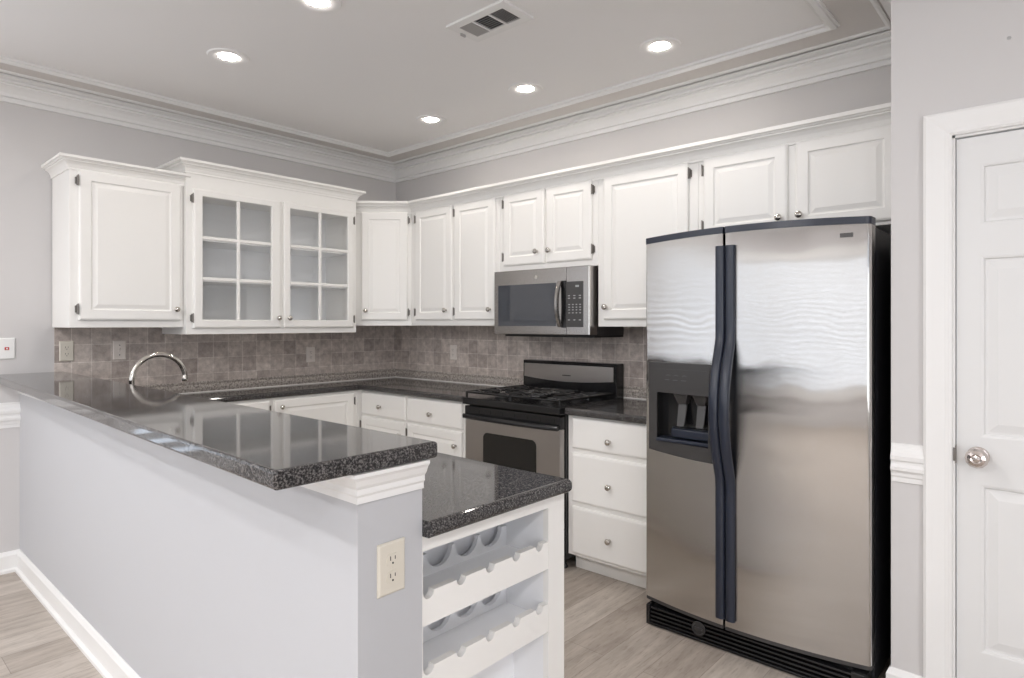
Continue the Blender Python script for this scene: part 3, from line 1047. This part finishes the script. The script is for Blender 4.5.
RXA, RXB, RZA, RZB = 3.002, 3.262, 0.850, 1.070      # opening of the dispenser niche
GAP = 3.3280
for nm, a, b, rl, rr in (('freezer_door', FX0, GAP - 0.004, 0.012, 0.006), ('fridge_door', GAP + 0.004, FX1, 0.006, 0.018)):
    if nm == 'freezer_door':
        g = curved(a, b, FD0, RZA, rl, rr)
        curved(a, b, RZB, FD1, rl, rr, g=g)
        curved(a, RXA, RZA, RZB, rl, 0.0005, g=g)
        curved(RXB, b, RZA, RZB, 0.0005, rr, g=g)
        g.box(RXA, RXB, -0.790, -0.762, RZA, RZB)
    else:
        g = curved(a, b, FD0, FD1, rl, rr)
    d = obj(nm, g, 'steel', fr, world=True, smooth=35)
    obj('top_cap', curved(a - 0.001, b + 0.001, FD1 + 0.0005, FD1 + 0.028, rl, rr, 0.003), 'navy', d, world=True, smooth=35)
    obj('bottom_cap', curved(a, b, FD0 - 0.016, FD0 - 0.0005, rl, rr, -0.002), 'dgrey', d, world=True, smooth=35)
    hx = GAP - 0.0125 if nm == 'freezer_door' else GAP + 0.0315
    hw = 0.0195
    prof = []
    for k in range(41):
        t = k / 40
        z = 0.150 + t * (1.705 - 0.150)
        s = max(0.0, 1 - ((z - 1.02) / 0.30) ** 2)
        bow = 0.068 * s ** 1.2
        prof.append((z, bow))
    rings = []
    for z, bow in prof:
        yb = fy(hx) - 0.004
        y0 = yb - 0.016 - bow
        thick = 0.022
        rings.append([(hx - hw, yb if bow < 0.004 else y0 + thick, z), (hx - hw, y0 + 0.008, z), (hx - hw + 0.008, y0, z), (hx + hw - 0.008, y0, z), (hx + hw, y0 + 0.008, z), (hx + hw, yb if bow < 0.004 else y0 + thick, z)])
    obj('handle', G().loops(rings), 'navy', d, world=True, smooth=50)
    if nm == 'freezer_door':
        fd = d
    else:
        g = G()
        xm = 3.7825
        obj('maker_badge', plate(G(), rrect(3.758, 3.807, 1.703, 1.719, 0.002), fy(xm) - 0.0035, fy(xm) + 0.003), 'dgrey', d, world=True)
obj('hinge_cover', G().box(FX1 - 0.095, FX1 - 0.015, -0.80, -0.68, 1.7455, 1.772, 0.006), 'dgrey', fr, world=True)
# ice and water dispenser: bezel with a real recess standing proud of the door
AX0, AX1, AZ0, AZ1 = 2.956, 3.290, 0.792, 1.206
g = G()


def strip(x0, x1, zb, zt, sag=0.0, out=0.010):
    rings = []
    for k in range(9):
        x = x0 + (x1 - x0) * k / 8
        u = (x - AX0) / (AX1 - AX0)
        q = zb - sag * math.sin(PI * min(1, max(0, u)) * 0.5)
        rings.append([(x, fy(x) - out, q), (x, fy(x) - out, zt), (x, fy(x) + 0.001, zt), (x, fy(x) + 0.001, q)])
    g.loops(rings)


strip(AX0, AX1, RZB, AZ1)
strip(AX0, AX1, AZ0 + 0.012, RZA, 0.016)
strip(AX0, RXA, RZA, RZB)
strip(RXB, AX1, RZA, RZB)
dp = obj('dispenser', g, 'dgrey', fd, world=True, smooth=35)
g = G()
strip(2.995, 3.268, 1.096, 1.176, 0, 0.0115)
obj('dispenser_buttons', g, 'dgrey', fd, world=True)
g = G()
for k in range(3):
    xx = 3.065 + k * 0.042
    y_ = fy(xx) - 0.0125
    g.loops([[(xx - .016, y_, 1.128), (xx + .016, y_, 1.128), (xx + .016, y_, 1.131), (xx - .016, y_, 1.131)], [(xx - .016, y_ + .001, 1.128), (xx + .016, y_ + .001, 1.128), (xx + .016, y_ + .001, 1.131), (xx - .016, y_ + .001, 1.131)]])
    g.tube([(xx - .010, y_, 1.148), (xx, y_, 1.153), (xx + .010, y_, 1.148)], 0.0013, 6)
obj('dispenser_symbols', g, 'symbol', fd, world=True)
g = G().box(RXA + 0.001, RXB - 0.001, -0.795, -0.7905, RZA + 0.001, RZB - 0.001)
g.box(RXA + 0.0005, RXA + 0.003, -0.845, -0.795, RZA + 0.001, RZB - 0.001)
g.box(RXB - 0.003, RXB - 0.0005, -0.845, -0.795, RZA + 0.001, RZB - 0.001)
obj('niche_lining', g, 'black', fd, world=True)
g = G()
pts = [(3.050, 0), (3.066, -0.036), (3.110, -0.050), (3.180, -0.056), (3.255, -0.054), (3.255, 0)]
g.poly([(x, -0.796 + y) for x, y in pts], RZA + 0.022, RZA + 0.062, 0.006, 2)
g.box(RXA + 0.004, RXB - 0.004, -0.868, -0.796, RZA + 0.001, RZA + 0.016, 0.003)
obj('drip_tray', g, 'navy', fd, world=True)
for xx in (3.115, 3.205):
    g = G()
    g.loops([[(xx - .020, -0.812, 1.062), (xx + .020, -0.812, 1.062), (xx + .020, -0.800, 1.062), (xx - .020, -0.800, 1.062)],
             [(xx - .018, -0.838, 0.945), (xx + .018, -0.838, 0.945), (xx + .018, -0.828, 0.945), (xx - .018, -0.828, 0.945)],
             [(xx - .016, -0.846, 0.925), (xx + .016, -0.846, 0.925), (xx + .016, -0.838, 0.921), (xx - .016, -0.838, 0.921)]])
    g.loops([[(xx - .034, -0.845, 1.066), (xx + .034, -0.845, 1.066), (xx + .034, -0.797, 1.066), (xx - .034, -0.797, 1.066)],
             [(xx - .018, -0.830, 1.022), (xx + .018, -0.830, 1.022), (xx + .018, -0.797, 1.022), (xx - .018, -0.797, 1.022)]])
    obj('dispenser_lever', g, 'dgrey', fd, world=True)
# toe grille
g = G().box(FX0 + 0.022, FX1 - 0.010, -0.815, -0.760, 0.012, 0.090)
for k in range(4):
    z = 0.020 + k * 0.0185
    g.box(FX0 + 0.020, FX1 - 0.030, -0.852, -0.815, z, z + 0.009, 0.002)
g.box(FX0 + 0.022, FX0 + 0.040, -0.858, -0.815, 0.012, 0.094, 0.003)
g.box(FX1 - 0.060, FX1 - 0.010, -0.858, -0.815, 0.012, 0.094, 0.003)
g.box(FX0 + 0.022, FX1 - 0.010, -0.858, -0.815, 0.004, 0.016, 0.003)
gr = obj('toe_grille', g, 'black', fr, world=True)
g = G().lathe([(0.030, 0), (0.030, 0.006), (0.024, 0.008), (0.023, 0.003), (0.0, 0.003)], (3.205, -0.850, 0.058), 'Y-', 24)
g.box(3.187, 3.223, -0.862, -0.852, 0.053, 0.063, 0.003)
obj('filter_cap', g, 'dgrey', gr, world=True)

# ------------------------------------------------------------------ faucet
FXX, FY0, FY1 = 0.955, -2.362, -2.112
fa = thing('faucet', 'curved nickel gooseneck faucet behind the raised bar', 'faucet', (FXX, FY0, 0.914))
obj('base', G().lathe([(0.030, 0.9145), (0.030, 0.920), (0.024, 0.926), (0.018, 0.945), (0.016, 0.98), (0.014, 0.985)], (FXX, FY0, 0), 'Z', 20), 'nickel', fa, world=True, smooth=40)
rad = (FY1 - FY0) / 2
pts = [(FXX, FY0, 0.98), (FXX, FY0, 1.04)]
for k in range(25):
    a = PI - PI * 0.97 * k / 24
    pts.append((FXX, FY0 + rad + rad * math.cos(a), 1.098 + (rad + 0.0) * math.sin(a)))
obj('spout', G().tube(pts, 0.0125, 16), 'nickel', fa, world=True, smooth=60)
e = pts[-1]
obj('spout_tip', G().lathe([(0.0135, -0.028), (0.0155, -0.024), (0.0155, -0.012), (0.0135, -0.006), (0.0130, 0.004)], e, 'Z', 18), 'nickel', fa, world=True, smooth=40)
g = G().tube([(FXX + 0.016, FY0, 0.955), (FXX + 0.040, FY0, 0.965), (FXX + 0.085, FY0, 0.995)], [0.008, 0.007, 0.006], 10)
obj('lever', g, 'nickel', fa, world=True, smooth=60)


# ------------------------------------------------------------------ outlets and switches (local frame: faces -y)
def outlet(label, loc, rot, mat, kind='duplex', w_=0.072, h_=0.117, cat='outlet', name='wall_outlet', group=None):
    r = thing(name, label, cat, loc, rot, group)
    g = G()
    a, b = w_ / 2, h_ / 2
    g.inset(-a, a, -b, b, 0, [(0, 0), (0, 0.003), (0.004, 0.0065), (0.006, 0.007)])
    obj('cover_plate', g, mat, r)
    if kind == 'duplex':
        for zc in (-0.0195, 0.0195):
            g = G()
            g2 = [(0.0165 * math.cos(t), zc + max(-0.0135, min(0.0135, 0.0165 * math.sin(t)))) for t in [2 * PI * k / 28 for k in range(28)]]
            plate(g, g2, -0.0085, -0.0065)
            f = obj('receptacle', g, mat, r)
            g = G()
            g.box(-0.0075, -0.0055, -0.0090, -0.0080, zc - 0.001, zc + 0.0085)
            g.box(0.0055, 0.0075, -0.0090, -0.0080, zc, zc + 0.0075)
            plate(g, [(0.0024 * math.cos(t), zc - 0.0075 + 0.0024 * math.sin(t)) for t in [2 * PI * k / 12 for k in range(12)]], -0.0090, -0.0080)
            obj('slots', g, 'slot', f)
        obj('screw', G().lathe([(0.003, 0.0068), (0.003, 0.0078), (0.0, 0.0082)], (0, 0, 0), 'Y-', 12), mat, r)
    elif kind == 'switch':
        g = G().box(-0.006, 0.006, -0.0085, -0.0065, -0.013, 0.013, 0.0008)
        t = bmesh.new()
        bmesh.ops.create_cube(t, size=1.0)
        bmesh.ops.scale(t, vec=(0.008, 0.018, 0.009), verts=t.verts)
        g.add(t, Matrix.Translation((0, -0.012, 0.003)) @ Matrix.Rotation(math.radians(-28), 4, 'X'))
        obj('toggle', g, 'taupe', r)
        for zc in (-0.03, 0.03):
            obj('screw', G().lathe([(0.003, 0.0068), (0.003, 0.0078), (0.0, 0.0082)], (0, 0, zc), 'Y-', 12), 'slot', r)
    else:
        obj('jack', G().box(-0.010, 0.010, -0.0095, -0.0065, -0.008, 0.008, 0.001), 'red', r)
        obj('jack_opening', G().box(-0.004, 0.004, -0.0100, -0.0090, -0.004, 0.004), 'white', r)
        for zc in (-0.042, 0.042):
            obj('screw', G().lathe([(0.003, 0.0068), (0.003, 0.0078), (0.0, 0.0082)], (0, 0, zc), 'Y-', 12), 'white', r)
    return r


outlet('almond duplex outlet on the end of the peninsula half wall', (KX + 0.0003, -2.545, 0.828), PI / 2, 'beige', w_=0.076, h_=0.118)
outlet('almond duplex outlet on the sink wall tile below the single-door wall cabinet', (0.0093, -2.414, 1.219), PI / 2, 'beige')
outlet('taupe toggle switch on the sink wall tile beside an outlet', (0.0093, -2.140, 1.217), PI / 2, 'taupe', 'switch', cat='switch', name='light_switch')
outlet('taupe duplex outlet on the tile below the glass-door cabinet', (0.0093, -0.832, 1.140), PI / 2, 'taupe')
outlet('taupe duplex outlet on the tile left of the range', (0.746, -0.0093, 1.152), 0, 'taupe')
outlet('white wall plate with a small red jack on the bare grey wall', (0.0003, -2.690, 1.242), PI / 2, 'white', 'jack', w_=0.075, h_=0.118, cat='wall plate', name='wall_plate')

# ------------------------------------------------------------------ ceiling lights and vent
ZC = H - 0.0005


def ceiling_light(x, y, label):
    r = thing('recessed_light', label, 'ceiling light', (x, y, ZC), 0, 'recessed ceiling lights')
    obj('trim_ring', G().lathe([(0.046, -0.001), (0.060, -0.004), (0.080, -0.007), (0.096, -0.006), (0.101, 0.0), (0.046, 0.0)], (0, 0, 0), 'Z', 40, False), 'ceil', r, smooth=40)
    obj('lens', G().lathe([(0.0, -0.0035), (0.040, -0.003), (0.0465, -0.002), (0.0465, -0.0005), (0.0, -0.0005)], (0, 0, 0), 'Z', 32, False), 'bulb', r, smooth=40)
    return r


ceiling_light(1.200, -1.995, 'recessed light above the faucet, nearest the left wall')
ceiling_light(2.034, -1.990, 'recessed light cut off by the top edge of the photo')
ceiling_light(1.215, -0.650, 'recessed light nearest the corner of the two cabinet walls')
ceiling_light(2.046, -0.650, 'recessed light above the microwave, middle of its row')
ceiling_light(2.902, -0.636, 'recessed light above the wall cabinet next to the fridge')

VX0, VX1, VY0, VY1 = 2.276, 2.630, -1.480, -1.276
v = thing('ceiling_vent', 'rectangular white ceiling vent with louvred grille', 'vent', ((VX0 + VX1) / 2, (VY0 + VY1) / 2, ZC))
g = G()
IX0, IX1, IY0, IY1 = VX0 + 0.042, VX1 - 0.042, VY0 + 0.042, VY1 - 0.042
zb = ZC - 0.010
for a in ((VX0, VX1, VY0, IY0), (VX0, VX1, IY1, VY1), (VX0, IX0, IY0, IY1), (IX1, VX1, IY0, IY1), (IX0 + 0.082, IX0 + 0.090, IY0, IY1), (IX1 - 0.090, IX1 - 0.082, IY0, IY1)):
    g.box(*a, zb, ZC)
obj('frame', g, 'trim', v, world=True)
obj('duct_opening', G().box(IX0, IX1, IY0, IY1, ZC - 0.0012, ZC - 0.0002), 'slot', v, world=True)
for (a, b, tilt, ax) in ((IX0, IX0 + 0.082, -50, 1), (IX0 + 0.090, IX1 - 0.090, 40, 0), (IX1 - 0.082, IX1, 50, 1)):
    g = G()
    nn = 8
    for k in range(nn):
        t = bmesh.new()
        bmesh.ops.create_cube(t, size=1.0)
        if ax == 0:
            bmesh.ops.scale(t, vec=(b - a, 0.0085, 0.0012), verts=t.verts)
            mt = Matrix.Translation(((a + b) / 2, IY0 + (k + 0.5) * (IY1 - IY0) / nn, ZC - 0.006)) @ Matrix.Rotation(math.radians(tilt), 4, 'X')
        else:
            bmesh.ops.scale(t, vec=(0.0085, IY1 - IY0, 0.0012), verts=t.verts)
            mt = Matrix.Translation((a + (k + 0.5) * (b - a) / nn, (IY0 + IY1) / 2, ZC - 0.006)) @ Matrix.Rotation(math.radians(tilt), 4, 'Y')
        g.add(t, mt)
    obj('louvres', g, 'ventgrey', v, world=True)
obj('damper_lever', G().box(VX0 + 0.010, VX0 + 0.016, VY0 + 0.08, VY0 + 0.11, ZC - 0.022, zb, 0.001), 'ventgrey', v, world=True)
